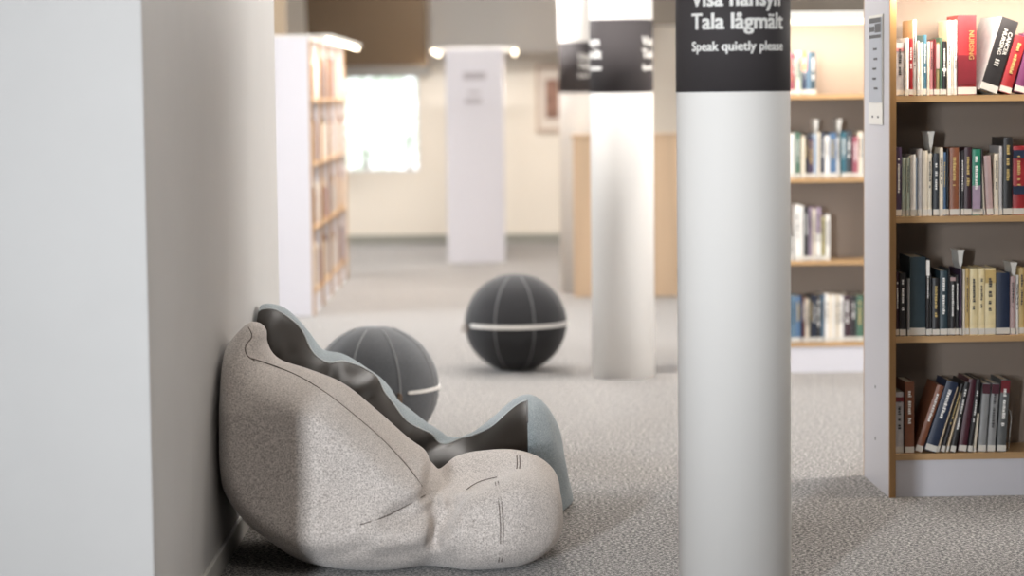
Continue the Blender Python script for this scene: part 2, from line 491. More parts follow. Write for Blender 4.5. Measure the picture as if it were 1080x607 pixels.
RZ = R(1.9)
pr = at(938, 527, 8.69); pr.z = 0
RB = bookcase(pr, RZ, 1, 1.0, .52, 'nearest bookcase at the right edge, white end panel with oak front edge', 14, valance=True, lamp_off=.055)
ps = at(744, 391, 12.6); ps.z = 0
SB = bookcase(ps, RZ, 1, 1.15, .52, 'second bookcase with white plinth, seen between near column and nearest bookcase', 14, valance=True, lamp_off=.055)

# left bookcase: runs away from us along the aisle, shelves facing right
pl = at(332, 336, 16.2)
LB = bookcase((pl.x - .0, 16.2, 0), R(90), 4, .82, .5, 'bookcase in the left background, its shelves facing the aisle', 8)
# centre bookcase, seen end on
pe = at(532, 275, 21.2); pe0 = at(473, 275, 21.2)
CB = bookcase((pe.x, 21.2, 0), R(90), 2, .95, pe.x - pe0.x, 'bookcase seen end on in front of the far wall, lamp glowing each side', 16, edge=False)
bpy.context.view_layer.update()

# near end-panel card holder
def sign_on(case, u0, u1, z0, z1, x=-.0, name='sign_holder', rows=5, detailed=True, seed=1):
    random.seed(seed)
    h = MB().box(x - .004, x, u0, u1, z0, z1).build(name, M_wire, case)
    h['label'] = 'card holder fixed on the end panel'
    cd = MB().box(x - .0055, x - .004, u0 + .012, u1 - .012, z0 + (z1 - z0) * .2, z1 - .01).build('card', mat('grey_card', s2l(172, 176, 186), .5), h)
    mb = MB(); H = z1 - z0
    if detailed:
        for (a, b, c, d) in ((.1, .9, .93, .975), (.1, .9, .79, .82), (.1, .5, .84, .92), (.55, .9, .85, .90)):
            mb.box(x - .0065, x - .0055, u0 + (u1 - u0) * a, u0 + (u1 - u0) * b, z0 + H * c, z0 + H * d)
    for k in range(rows):
        zz = z0 + H * (.32 + .09 * k); a = random.uniform(.3, .45)
        mb.box(x - .0065, x - .0055, u0 + (u1 - u0) * a, u0 + (u1 - u0) * (a + .25), zz, zz + H * .02)
    if detailed:
        for uu in (.3, .7): MB().box(x - .0052, x - .004, u0 + (u1 - u0) * uu - .012, u0 + (u1 - u0) * uu + .012, z0 + H * .06, z0 + H * .08).build('hole', M_dark, h)
    mb.build('print', M_dark, h)
sg0 = 1.45 + (93 - 130) / 290; sg1 = 1.45 + (93 - 16) / 290
sign_on(RB, .12, .40, sg0, sg1)
for zz in (.36, .17):
    MB().box(-.0012, 0, .27, .28, zz, zz + .01).build('screw_cap', M_dark, RB)
# signs on the far end panels (local x = -case length direction)
def far_sign(case, u0, u1, z0, z1):
    h = MB().box(-.003, 0, u0, u1, z0, z1).build('sign_plate', M_shelfwhite, case)
    for k, (a, b, c, d) in enumerate(((.1, .9, .75, .95), (.3, .75, .35, .42), (.25, .85, .08, .22))):
        mb = MB().box(-.0045, -.003, u0 + (u1 - u0) * a, u0 + (u1 - u0) * b, z0 + (z1 - z0) * c, z0 + (z1 - z0) * d)
        mb.build('print', mat('grey_ink', s2l(165, 160, 165), .7), h)
far_sign(CB, .12, .36, at(500, 112, 21.2).z, at(500, 74, 21.2).z)
far_sign(LB, .23, .33, at(300, 118, 16.2).z, at(300, 70, 16.2).z)

# ------------------------------------------------------------------ books
C = dict(white=(232, 228, 222), cream=(222, 210, 190), lgrey=(190, 186, 186), grey=(140, 140, 140), dgrey=(84, 86, 86),
         black=(34, 32, 34), char=(50, 54, 60), red=(150, 38, 42), dred=(110, 26, 36), maroon=(72, 30, 42), mar2=(56, 32, 40),
         teal=(70, 116, 136), dteal=(44, 62, 70), slate=(50, 66, 74), blue=(74, 104, 138), navy=(30, 42, 66), lblue=(168, 184, 204),
         mint=(196, 208, 192), green=(36, 120, 96), green2=(70, 104, 84), olive=(150, 140, 96), pink=(196, 130, 130),
         dusty=(176, 150, 148), lilac=(160, 140, 160), purple=(66, 50, 74), tan=(206, 160, 104), beige=(214, 192, 160),
         brown=(110, 70, 48), rust=(128, 78, 54), yel=(224, 206, 160), dyel=(196, 168, 110), orange=(222, 120, 70),
         tealb=(30, 88, 104), steel=(90, 118, 140), vio=(110, 50, 90), pinkr=(150, 76, 90))
def bmat(c, rough=.45):
    return mat('book_' + c, s2l(*C[c]), rough, noise=(40, .06))
WORDS = dict(lgrey='light grey', dgrey='dark grey', char='charcoal', dred='dark red', mar2='dark maroon', dteal='dark teal',
             lblue='light blue', green2='dull green', dusty='dusty pink', yel='pale yellow', dyel='mustard', tealb='deep teal',
             steel='steel blue', vio='violet', pinkr='rose red', slate='slate blue', tan='tan')
ORD = ['first', 'second', 'third', 'fourth', 'fifth', 'sixth', 'seventh', 'eighth', 'ninth', 'tenth', 'eleventh', 'twelfth',
       'thirteenth', 'fourteenth', 'fifteenth', 'sixteenth', 'seventeenth', 'eighteenth', 'nineteenth', 'twentieth',
       'twenty-first', 'twenty-second', 'twenty-third', 'twenty-fourth', 'twenty-fifth', 'twenty-sixth', 'twenty-seventh', 'twenty-eighth']

def book(M, u, z, wd, h, dp, col, lean=0, side=None, yaw=0, yoff=.01, label_=True, title=None, top=None, bottom=None,
         dots=False, seed=0, simple=False, name='book', txt=None):
    """u = left (or lowest) corner along the shelf; local y=0 is the spine face"""
    rnd = random.Random(seed * 7 + 3)
    L = Matrix.Translation(Vector((u, yoff, z + .0005)))
    if yaw: L = L @ Matrix.Rotation(yaw, 4, 'Z')
    if lean: L = L @ Matrix.Rotation(lean, 4, 'Y')
    if lean > 0: L = L @ Matrix.Translation(Vector((-wd, 0, 0)))
    root = bpy.data.objects.new(name, None); COL.objects.link(root); root.empty_display_size = .05
    root.matrix_world = M @ L
    bt = min(.0025, wd * .14)
    cm = bmat(side or col)
    mb = MB(); g = .0006
    mb.box(g, bt, .004, dp, 0, h).box(wd - bt, wd - g, .004, dp, 0, h)
    # gently rounded spine
    n = 6; vs = []; fs = []
    for k in range(n + 1):
        a = k / n; x = g + (wd - 2 * g) * a; y = .004 - .0035 * math.sin(math.pi * a)
        vs += [(x, y, 0), (x, y, h)]
    for k in range(n + 1):
        a = k / n; x = g + (wd - 2 * g) * a
        vs += [(x, .0055, 0), (x, .0055, h)]
    o = 2 * (n + 1)
    for k in range(n):
        fs += [(2 * k, 2 * k + 2, 2 * k + 3, 2 * k + 1), (o + 2 * k + 2, o + 2 * k, o + 2 * k + 1, o + 2 * k + 3),
               (2 * k + 1, 2 * k + 3, o + 2 * k + 3, o + 2 * k + 1), (2 * k, o + 2 * k, o + 2 * k + 2, 2 * k + 2)]
    if side and side != col:
        mb.build('cover', cm, root)
        sm = MB(); sm.add(vs, fs); sm.build('spine', bmat(col), root)
    else:
        mb.add(vs, fs); mb.build('cover', cm, root)
    MB().box(bt, wd - bt, .0056, dp - .004, .003, h - .003).build('page_block', M_page, root)
    if simple: return root
    mid = wd / 2
    def patch(nm, a, b, z0, z1, material, yy=-.0004):
        return MB().box(a, b, yy, .004, z0, z1).build(nm, material, root)
    if label_:
        patch('spine_label', g, wd - g, .003, min(.024, h * .11) if wd < .05 else .028, M_lab)
    if top: patch('spine_band', g, wd - g, h * top[1], h * top[2], bmat(top[0]))
    if bottom: patch('spine_band', g, wd - g, h * bottom[1], h * bottom[2], bmat(bottom[0]))
    if txt:
        for (s_, tw, th, zz, xx, mt_) in txt:
            V, F = text_mesh(s_, tw, .02, th)
            b2 = MB(); b2.add([(xx + v.y, -.0016, zz - v.x) for v in V], F)
            b2.build('lettering', mt_, root)
    elif title and wd > .011:
        tm = {'w': M_text, 'k': M_dark, 'g': mat('gold_ink', s2l(196, 170, 110), .4)}[title]
        b2 = MB(); zz = h * rnd.uniform(.84, .9); end = h * rnd.uniform(.34, .5)
        ww = min(wd * .17, .006)
        while zz > end:
            l = rnd.uniform(.003, .008)
            b2.box(mid - ww, mid + ww * rnd.uniform(.4, 1), -.0012, .0, zz - l, zz); zz -= l + rnd.uniform(.0012, .003)
            if rnd.random() < .12: zz -= .012
        b2.build('lettering', tm, root)
    return root

GOLD = mat('gold_ink', s2l(196, 170, 110), .4)
SHN = ['bottom shelf', 'second shelf from bottom', 'third shelf from bottom', 'top shelf']
USED = set()
def fill(case, px_origin, ppm, rows, depth_rng, case_name, group_sfx):
    M = case.matrix_world.copy()
    for (lv, ybot, specs) in rows:
        # specs sorted left to right in the picture
        for i, s in enumerate(specs):
            x0, x1, yt, col = s[:4]; kw = dict(s[4]) if len(s) > 4 else {}
            lean = R(kw.pop('lean', 0)); 
            u0 = (x0 - px_origin) / ppm; wd = (x1 - x0) / ppm
            h = (ybot - yt) / ppm
            desc = kw.pop('desc', None)
            if lean > 0:
                h = h / math.cos(lean) - wd * math.tan(lean) * .6; u = u0 + wd
            else:
                u = u0
            if 'title' not in kw:
                dark = sum(C[col]) < 330
                kw['title'] = random.Random(i * 31 + lv).choice(['w', 'w', 'g'] if dark else ['k', 'k', None])
            if 'yoff' not in kw: kw['yoff'] = .012 + random.Random(i * 13 + lv * 5).uniform(0, .012)
            dp = min(random.Random(i * 17 + lv).uniform(*depth_rng), h * .8)
            b = book(M, u, SH_Z[lv], wd - .0006, h, dp, col, lean, seed=i + lv * 50, **kw)
            word = WORDS.get(col, col)
            size = 'thick' if wd > .035 else ('thin' if wd < .016 else 'medium')
            if h > .29 or (ppm < 250 and h > .235): size = 'tall ' + size
            d = desc or f"{size} {word} book" + (' leaning right' if lean > R(2) else '')
            lab = f"{d}, {ORD[i]} from left on {SHN[lv]} of {case_name}"
            tag(b, lab, 'book', f"books on the {SHN[lv]} of {case_name}")

ppm = 299.0
W = M_text
near_rows = [
 (3, 101.5, [
  (945, 954, 46, 'lgrey', dict(top=('pink', .84, .9))), (954, 958.5, 41, 'white'), (958.5, 963, 42, 'red', dict(title='w')),
  (963, 967, 22, 'white', dict(side='tan')), (967, 969.5, 44, 'white'), (969.5, 974, 46, 'cream'), (974, 978, 38, 'teal'),
  (978, 981, 45, 'cream'), (981, 985, 45, 'pink'), (985, 987.5, 43, 'dred'), (987.5, 991.5, 46, 'olive', dict(top=('dusty', .5, .97))),
  (991.5, 994, 41, 'green2'), (994, 999, 45, 'black', dict(top=('white', .45, .5))), (999.2, 1003.5, 23, 'white', dict(side='beige')),
  (1003.5, 1006, 24, 'cream'), (1006, 1009.5, 23, 'white'),
  (1010, 1030, 18, 'red', dict(txt=[('NURSING', .10, .024, .225, .040, GOLD)], bottom=('dred', .13, .5), desc='thick red book with gold lettering')),
  (1031, 1051, 22, 'black', dict(lean=18.5, yaw=R(11), side='grey', yoff=.012, desc='thick black leaning book with silver lettering',
      txt=[('CANCER', .082, .021, .222, .040, W), ('NURSING', .092, .021, .228, .020, W), ('III', .022, .024, .118, .022, W)])),
  (1053, 1066, 40, 'red', dict(lean=17)), (1069, 1083, 38, 'vio', dict(lean=15)), ]),
 (2, 225, [
  (945, 951.5, 152, 'purple', dict(title='w')), (951.5, 956, 163, 'mint'), (956, 960, 163, 'mint'), (960, 966, 160, 'white'),
  (966, 968.5, 163, 'lblue'), (968.5, 973, 154, 'lgrey'), (973, 979, 156, 'cream'), (979, 983.6, 159, 'cream', dict(title='k')),
  (984.5, 991, 159, 'char', dict(title='w')), (991, 995, 153, 'cream'), (995, 999, 158, 'blue'), (999, 1002, 154, 'black'),
  (1002, 1012, 153, 'rust', dict(title='g')), (1012, 1014, 158, 'lgrey'), (1014, 1017.5, 156, 'black'), (1017.5, 1026, 153, 'mar2', dict(title='g')),
  (1026, 1035, 155, 'green', dict(bottom=('lilac', .06, .45))), (1035, 1038, 155, 'black'), (1038.6, 1041, 162, 'cream', dict(lean=-3)),
  (1041.5, 1049, 162, 'dusty', dict(lean=-3)), (1049.7, 1055, 160, 'cream', dict(title='k')), (1055, 1059, 152, 'lgrey'),
  (1059, 1069, 143, 'black', dict(title='g')), (1069, 1082, 152, 'red', dict(top=('navy', .82, .94), bottom=('navy', .3, .42)))]),
 (1, 358, [
  (945, 949, 290, 'mar2'), (949, 956, 291, 'black'), (957, 960, 297, 'grey'), (960, 977, 274, 'slate', dict(title=None, desc='tall thick slate blue book')),
  (977, 981, 276, 'black', dict(top=('white', .78, .98))), (981, 984, 293, 'black'), (984, 992, 297, 'black', dict(title='g')),
  (992, 1000.5, 289, 'dteal', dict(title='w')), (1000.5, 1003, 287, 'black'), (1003, 1009, 295, 'black', dict(top=('dusty', .92, .98))),
  (1009, 1013, 294, 'black'), (1013, 1015.6, 288, 'purple'), (1016.5, 1019.5, 288, 'cream'), (1019.5, 1024, 287, 'dyel'),
  (1024, 1033, 287, 'yel', dict(title='k')), (1033, 1040, 287, 'yel', dict(title='k')), (1040, 1051.5, 287, 'yel', dict(top=('dyel', .78, .97))),
  (1052, 1067, 292, 'navy', dict(title=None)), (1067, 1072.6, 296, 'dusty'), (1073.5, 1077, 295, 'white'), (1077, 1083, 287, 'dyel')]),
 (0, 481.5, [
  (945, 954, 416, 'lgrey', dict(top=('dred', .84, .92))), (955, 965, 405, 'rust', dict(title='w')),
  (965, 973, 409, 'rust', dict(lean=19, title='w')), (975, 988, 405, 'navy', dict(lean=18, title='w')),
  (988.6, 991.5, 411, 'beige', dict(lean=17)), (992.5, 997, 408, 'black', dict(lean=16.5)), (998.5, 1001.5, 412, 'beige', dict(lean=15)),
  (1002.5, 1008.5, 406, 'black', dict(lean=12)), (1012, 1021, 403, 'maroon', dict(lean=8.5, title=None)), (1021.7, 1027, 403, 'black', dict(lean=7)),
  (1028, 1031, 440, 'cream', dict(lean=6)), (1033.5, 1042, 408, 'grey', dict(lean=4, top=('maroon', .85, .99))),
  (1043, 1051.5, 408, 'grey', dict(lean=4, top=('maroon', .85, .99))), (1053, 1063, 404, 'dgrey', dict(lean=3.5, top=('dred', .82, .99)))]),
]
fill(RB, 937.3, ppm, near_rows, (.16, .2), 'nearest bookcase', 'near')
ppm2 = 206.5
second_rows = [
 (3, 98, [(831, 834, 54, 'white'), (834, 838, 54, 'pinkr'), (838, 841, 54, 'dred'), (841, 848, 53, 'mint'), (848, 853, 53, 'navy', dict(top=('orange', .55, .99))),
          (853, 857, 54, 'steel'), (857, 863, 53, 'slate')]),
 (2, 184, [(829, 835, 139, 'white'), (835, 841, 137, 'white'), (841, 846, 136, 'green2'), (847, 851, 140, 'cream'), (851, 855, 139, 'black'), (855, 860.5, 142, 'purple'),
          (860.5, 863.7, 138, 'lblue'), (864.4, 868, 136, 'cream'), (868, 872, 136, 'navy'), (872, 877, 140, 'white'), (877, 885, 137, 'blue'),
          (885, 888.7, 142, 'white'), (889.4, 895, 136, 'tealb'), (895, 902, 135, 'char'), (902, 908, 141, 'pinkr'), (908, 913, 136, 'cream'), (913, 920, 138, 'blue')]),
 (1, 272.5, [(832, 835.5, 238, 'grey'), (835.5, 838.5, 247, 'white'), (840, 846, 213, 'white'), (846, 850, 214, 'white'), (850, 854.5, 216, 'black'), (855, 859, 216, 'lilac'),
          (859, 863, 218, 'cream'), (863, 868, 216, 'lilac', dict(bottom=('white', .05, .5))), (868, 873, 226, 'olive'), (873, 877.5, 224, 'white')]),
 (0, 358, [(830, 836, 308, 'steel'), (836, 841, 308, 'steel'), (841, 847, 309, 'blue'), (848, 851, 310, 'maroon'), (851, 856, 312, 'cream'), (856, 859, 309, 'black'),
          (859, 863, 308, 'navy'), (863, 868, 308, 'black'), (868, 872, 308, 'steel'), (872, 876, 307, 'white'), (876, 880, 308, 'cream'), (880, 884, 308, 'white'),
          (884, 888, 308, 'cream'), (888, 892, 309, 'white'), (892, 900, 308, 'mar2'), (900, 906, 309, 'black'), (906, 913, 309, 'green2'), (913, 920, 308, 'mar2')]),
]
fill(SB, 744, ppm2, second_rows, (.16, .2), 'second bookcase', 'second')

# left bookcase: many blurred spines
random.seed(11)
MLB = LB.matrix_world.copy()
pal = ['white', 'cream', 'lgrey', 'beige', 'brown', 'rust', 'dred', 'steel', 'blue', 'dgrey', 'tan', 'dusty', 'white', 'cream', 'lilac', 'black', 'brown', 'dgrey', 'rust', 'char', 'brown']
ORD += ['twenty-ninth', 'thirtieth'] + ['thirty-' + q for q in ('first', 'second', 'third', 'fourth', 'fifth', 'sixth', 'seventh', 'eighth', 'ninth')] + ['fortieth'] + ['forty-' + q for q in ('first', 'second', 'third', 'fourth', 'fifth')]
far = {}
for lv in range(4):
    cnt = 0
    for bay in range(4):
        x = bay * .82 + .03
        while x < (bay + 1) * .82 - .09:
            wd = random.uniform(.026, .055); hh = random.uniform(.21, .30); c_ = random.choice(pal); yo = random.uniform(.015, .03)
            if bay < 2:
                b = book(MLB, x, SH_Z[lv], wd, hh, .17, c_, simple=True, yoff=yo)
                tag(b, f"blurred {WORDS.get(c_, c_)} book, {ORD[cnt]} from near end, {SHN[lv]}, left background bookcase", 'book',
                    f"blurred books on the {SHN[lv]} of left bookcase")
                cnt += 1
            else:
                far.setdefault(c_, []).append((x, yo, SH_Z[lv] + .0005, wd, hh))
            x += wd + random.choice([.001, .001, .001, .02])
mb = MB(); cols = []
for c_, L_ in far.items():
    for (x, yo, z, wd, hh) in L_:
        mb.box(x, x + wd - .001, yo, yo + .17, z, z + hh); cols += [c_] * 6
fo = mb.build('far_books', None); fo.matrix_world = MLB; names = list(far)
for c_ in names: fo.data.materials.append(bmat(c_))
for p_, c_ in zip(fo.data.polygons, cols): p_.material_index = names.index(c_)
fo['kind'] = 'stuff'
tag(fo, 'blurred rows of books filling the farther half of the left background bookcase', 'books')

# book supports with flared top (white)
def support(case, u, z, h, label, yoff=.05):
    M = case.matrix_world @ Matrix.Translation(Vector((u, yoff, z + .0008)))
    t = bpy.data.objects.new('book_support', None); COL.objects.link(t); t.matrix_world = M; t.empty_display_size = .05
    # thin upright blade seen edge-on, flaring to a rolled head
    mb = MB(); n = 28
    prof = []
    for k in range(n + 1):
        a = k / n; z_ = h * a
        wv = .0010 + .0075 * min(1, max(0, (a - .8) / .04)) + (.007 * max(0, (a - .88) / .12) ** 2)
        prof.append((wv, z_))
    vs = []; fs = []
    for (wv, z_) in prof:
        for (sx, sy) in ((-1, 0), (1, 0), (1, 1), (-1, 1)):
            vs.append((sx * wv * .85, sy * .11, z_))
    for i in range(n):
        for q in range(4):
            q2 = (q + 1) % 4
            fs.append((i * 4 + q, i * 4 + q2, (i + 1) * 4 + q2, (i + 1) * 4 + q))
    fs += [(3, 2, 1, 0), (n * 4, n * 4 + 1, n * 4 + 2, n * 4 + 3)]
    mb.add(vs, fs); mb.build('upright', M_wire, t, bevel=0)
    tag(t, label, 'bookend', 'white bookends rising above the books')
def sup_px(case, px, org, ppm_, ybot, ytop, lv, label):
    support(case, (px - org) / ppm_, SH_Z[lv], (ybot - ytop) / ppm_, label)
sup_px(RB, 984.0, 937.3, ppm, 225, 136, 2, 'white flared bookend above the books on the third shelf of nearest bookcase')
sup_px(RB, 1016.0, 937.3, ppm, 358, 268, 1, 'white flared bookend beside pale yellow books on nearest bookcase')
sup_px(RB, 1073.0, 937.3, ppm, 358, 282, 1, 'lower white flared bookend at the right frame edge, nearest bookcase')
sup_px(SB, 864, 744, ppm2, 184, 123, 2, 'left of two white bookends above books on second bookcase')
sup_px(SB, 889, 744, ppm2, 184, 123, 2, 'right of two white bookends above books on second bookcase')
# wire book support on bottom shelf
Mw = RB.matrix_world @ Matrix.Translation(Vector(((1066 - 937.3) / ppm, .03, SH_Z[0])))
wire = MB().tube([(0, .12, .003), (0, .004, .003), (.004, 0, .01), (.012, 0, .12), (.009, .004, .145), (.004, .02, .15), (.003, .1, .15), (.002, .12, .14), (0, .12, .003)], .0018, 6).build('book_wire', M_metal, None, True)
wire.matrix_world = Mw
tag(wire, 'thin bent metal wire bookend right of last book on bottom shelf, nearest bookcase', 'bookend')

# ------------------------------------------------------------------ exercise balls
def ball(loc, rad, M_cov, M_st, rz, label, strap_arc, strap_tilt=0, zsq=.965, strap_w=.011):
    t = empty('seating_ball', loc, rz)
    NS = 8; n = 96; rows = 48; vs = []; fs = []
    def rr(th, ph):
        # eight panels, slightly faceted between seams; flat rest on the floor
        k = math.cos(NS * ph); r = rad * (1 - .006 * (1 + k) / 2 * math.sin(th))
        return r
    C0 = rad * zsq
    def pt(th, ph, off=0):
        r = rr(th, ph) + off
        x = r * math.sin(th) * math.cos(ph); y = r * math.sin(th) * math.sin(ph); z = r * math.cos(th) * zsq
        z = max(z, -C0 * .955); z = min(z, C0 * .985)
        return Vector((x, y, z + C0 * .955))
    for i in range(rows + 1):
        for k in range(n): vs.append(pt(math.pi * (i + .01) / (rows + .02), 2 * math.pi * k / n))
    for i in range(rows):
        for k in range(n):
            k2 = (k + 1) % n; fs.append((i * n + k, (i + 1) * n + k, (i + 1) * n + k2, i * n + k2))
    fs.append(tuple(range(n))); fs.append(tuple(rows * n + k for k in range(n))[::-1])
    mb = MB(); mb.add(vs, fs); mb.build('cover', M_cov, t, True)
    for s in range(NS):
        mb = MB()
        for d in (-.007, .007):
            pts = [pt(math.pi * a / 40, 2 * math.pi * s / NS + d / max(math.sin(math.pi * a / 40), .25), .0006) for a in range(4, 37)]
            mb.tube(pts, .0019, 6)
        mb.build('seam', M_st, t, True)
    # equator strap as a raised band
    a0, a1 = strap_arc; N = 60; vs = []; fs = []
    for k in range(N + 1):
        ph = R(a0 + (a1 - a0) * k / N)
        for (dz, off) in ((-strap_w, 0), (-strap_w, .005), (strap_w, .005), (strap_w, 0)):
            p = pt(math.pi / 2, ph, off); hh = dz * (1 if 0 < k < N else .4)
            vs.append((p.x, p.y, p.z + hh + strap_tilt))
    for k in range(N):
        for q in range(4):
            q2 = (q + 1) % 4; fs.append((k * 4 + q, k * 4 + q2, (k + 1) * 4 + q2, (k + 1) * 4 + q))
    fs += [(0, 1, 2, 3)[::-1], (N * 4, N * 4 + 1, N * 4 + 2, N * 4 + 3)]
    mb = MB(); mb.add(vs, fs); mb.build('strap', M_strap, t)
    # small zipper tab at the strap's start
    p = pt(math.pi / 2, R(a0 - 9), .002); q = pt(math.pi / 2, R(a0 - 9), .03)
    mb = MB().tube([p, q + Vector((0, 0, -.004)), q + Vector((0, 0, -.035)), p + Vector((0, 0, -.03))], .004, 6, True)
    mb.build('pull_tab', M_tan, t, True)
    tag(t, label, 'ball')
    return t
b1 = at(544, 342, 12.82)
ball((b1.x, 12.9, 0), .268, M_balldark, M_stitch, R(21), 'charcoal seating ball with white strap, alone on the open carpet', (188, 340))
b2 = at(395, 404, 10.1)
ball((b2.x, 10.15, 0), .264, M_ballgrey, M_stitch_l, R(26), 'grey seating ball partly hidden behind the blue grey beanbag', (277, 400), -.0, strap_w=.007)

# ------------------------------------------------------------------ beanbags (implicit surfaces)
def surface_nets(F, org, h):
    nx, ny, nz = F.shape
    S = F < 0
    cs = [(0,0,0),(1,0,0),(0,1,0),(1,1,0),(0,0,1),(1,0,1),(0,1,1),(1,1,1)]
    sub = lambda A, c: A[c[0]:nx-1+c[0], c[1]:ny-1+c[1], c[2]:nz-1+c[2]]
    cnt = sum(sub(S, c).astype(np.int8) for c in cs)
    act = (cnt > 0) & (cnt < 8)
    idx = -np.ones(act.shape, dtype=np.int64); I = np.argwhere(act); idx[act] = np.arange(len(I))
    acc = np.zeros((len(I), 3)); num = np.zeros(len(I))
    vals = {c: sub(F, c)[act] for c in cs}
    for a in cs:
        for ax in range(3):
            if a[ax] == 0:
                b = list(a); b[ax] = 1; b = tuple(b)
                va, vb = vals[a], vals[b]; cr = (va < 0) != (vb < 0)
                t = np.where(cr, va / np.where(cr, va - vb, 1), 0)
                p = np.zeros((len(I), 3)); p[:] = a; p[:, ax] = t
                acc[cr] += p[cr]; num[cr] += 1
    V = (I + acc / num[:, None]) * h + np.array(org)
    faces = []
    for ax in range(3):
        o1, o2 = [(1, 2), (2, 0), (0, 1)][ax]
        sl0 = [slice(1, -1)] * 3; sl0[ax] = slice(0, -1); sl1 = [slice(1, -1)] * 3; sl1[ax] = slice(1, None)
        A = S[tuple(sl0)]; B = S[tuple(sl1)]
        E = np.argwhere(A != B)
        if not len(E): continue
        inside = A[tuple(E.T)]
        base = E.copy(); base[:, o1] += 1; base[:, o2] += 1
        def cell(d1, d2):
            q = base.copy(); q[:, o1] += d1; q[:, o2] += d2
            return idx[q[:, 0], q[:, 1], q[:, 2]]
        q = np.stack([cell(-1, -1), cell(0, -1), cell(0, 0), cell(-1, 0)], 1)
        q[~inside] = q[~inside][:, ::-1]
        faces.append(q)
    return V, np.concatenate(faces)

def blur2(A, k):
    for _ in range(k):
        A = (np.roll(A, 1, 0) + np.roll(A, -1, 0) + 2 * A) / 4
        A = (np.roll(A, 1, 1) + np.roll(A, -1, 1) + 2 * A) / 4
    return A

def catmull(pts, n=8, closed=True):
    pts = [np.array(p, float) for p in pts]; N = len(pts); out = []
    rng = range(N) if closed else range(N - 1)
    for i in rng:
        g = lambda j: pts[j % N] if closed else pts[min(max(j, 0), N - 1)]
        p0, p1, p2, p3 = g(i - 1), g(i), g(i + 1), g(i + 2)
        for k in range(n):
            t = k / n
            out.append(.5 * (2 * p1 + (p2 - p0) * t + (2 * p0 - 5 * p1 + 4 * p2 - p3) * t * t + (3 * p1 - p0 - 3 * p2 + p3) * t ** 3))
    if not closed: out.append(pts[-1])
    return np.array(out)

def sd_poly(X, Z, P):
    d = np.full(X.shape, 1e9); ins = np.zeros(X.shape, bool); N = len(P)
    for i in range(N):
        a = P[i]; b = P[(i + 1) % N]; e = b - a
        wx, wz = X - a[0], Z - a[1]
        t = np.clip((wx * e[0] + wz * e[1]) / (e @ e + 1e-12), 0, 1)
        d = np.minimum(d, (wx - e[0] * t) ** 2 + (wz - e[1] * t) ** 2)
        c = ((a[1] > Z) != (b[1] > Z)) & (X < (b[0] - a[0]) * (Z - a[1]) / (b[1] - a[1] + 1e-12) + a[0])
        ins ^= c
    d = np.sqrt(d); return np.where(ins, -d, d)

def inflate(X2, Z2, poly, Rmax, W, blur=6, p=2.0):
    """half thickness field over the xz plane from an outline"""
    d = -sd_poly(X2, Z2, poly)
    s = np.clip(d / Rmax, -1, 1)
    T2 = np.where(s > 0, (1 - (1 - np.abs(s)) ** p), s * 2.0)
    return blur2(T2, blur) * 1.0, W

def smin(a, b, k):
    h = np.clip(.5 + .5 * (b - a) / k, 0, 1)
    return b * (1 - h) + a * h - k * h * (1 - h)

def seg_dist(X, Y, Z, pts):
    d = np.full(X.shape, 1e9)
    for a, b in zip(pts[:-1], pts[1:]):
        a = np.array(a); b = np.array(b); e = b - a
        t = np.clip(((X - a[0]) * e[0] + (Y - a[1]) * e[1] + (Z - a[2]) * e[2]) / (e @ e), 0, 1)
        d = np.minimum(d, (X - a[0] - e[0] * t) ** 2 + (Y - a[1] - e[1] * t) ** 2 + (Z - a[2] - e[2] * t) ** 2)
    return np.sqrt(d)

def mesh_from(V, Q, name, smooth_it=3):
    me = bpy.data.meshes.new(name)
    me.from_pydata(V.tolist(), [], Q.tolist()); me.update()
    bm = bmesh.new(); bm.from_mesh(me)
    for _ in range(smooth_it):
        bmesh.ops.smooth_vert(bm, verts=bm.verts, factor=.5, use_axis_x=True, use_axis_y=True, use_axis_z=True)
    bmesh.ops.recalc_face_normals(bm, faces=bm.faces)
    bm.to_mesh(me); bm.free()
    return me

def on_surface(bvh, pxs, off=.0):
    """points of a seam found on the bag's surface"""
    out = []
    for (px, py) in pxs:
        d = ray(px, py).normalized()
        hit = bvh.ray_cast(Vector((0, 0, CAM_H)), d)
        if hit[0] is not None: out.append(hit[0] + hit[1] * off * (1 if hit[1].dot(d) < 0 else -1))
    return out
def ptsm(pxs, n=6): return [tuple(q) for q in catmull(pxs, n, closed=False)]

# ---- bag 1: light grey felt, nearest
Y1 = 7.68
def xz(px, py, Y): p = at(px, py, Y); return (p.x, p.z)
h = .006
org = (-1.02, 7.16, -.03); dims = (int(1.32 / h), int(1.02 / h), int(.90 / h))
gx = org[0] + np.arange(dims[0]) * h; gy = org[1] + np.arange(dims[1]) * h; gz = org[2] + np.arange(dims[2]) * h
X, Y, Z = np.meshgrid(gx, gy, gz, indexing='ij'); X2, Z2 = np.meshgrid(gx, gz, indexing='ij')
back_px = [(262, 340), (274, 341), (281, 350), (281, 362), (292, 380), (325, 392), (362, 409), (400, 440), (432, 468),
           (455, 484), (466, 505), (458, 530), (415, 553), (368, 572), (322, 574), (288, 558), (260, 538), (241, 510), (232, 475),
           (231, 430), (232, 390), (236, 368), (249, 352)]
Pb = catmull([xz(a, b, Y1) for a, b in back_px], 5)
Tb, Wb = inflate(X2, Z2, Pb, .085, .365, 3)
# narrower towards the tip
nar = np.clip((Z - .50) / .30, 0, 1)
Wf = Wb * (1 - .72 * nar ** 1.2) * (1 - .25 * np.clip((.15 - Z) / .15, 0, 1) ** 2)
Fb = ((Y - Y1) / Wf) ** 2 - Tb[:, None, :]
Fb = Fb * .12
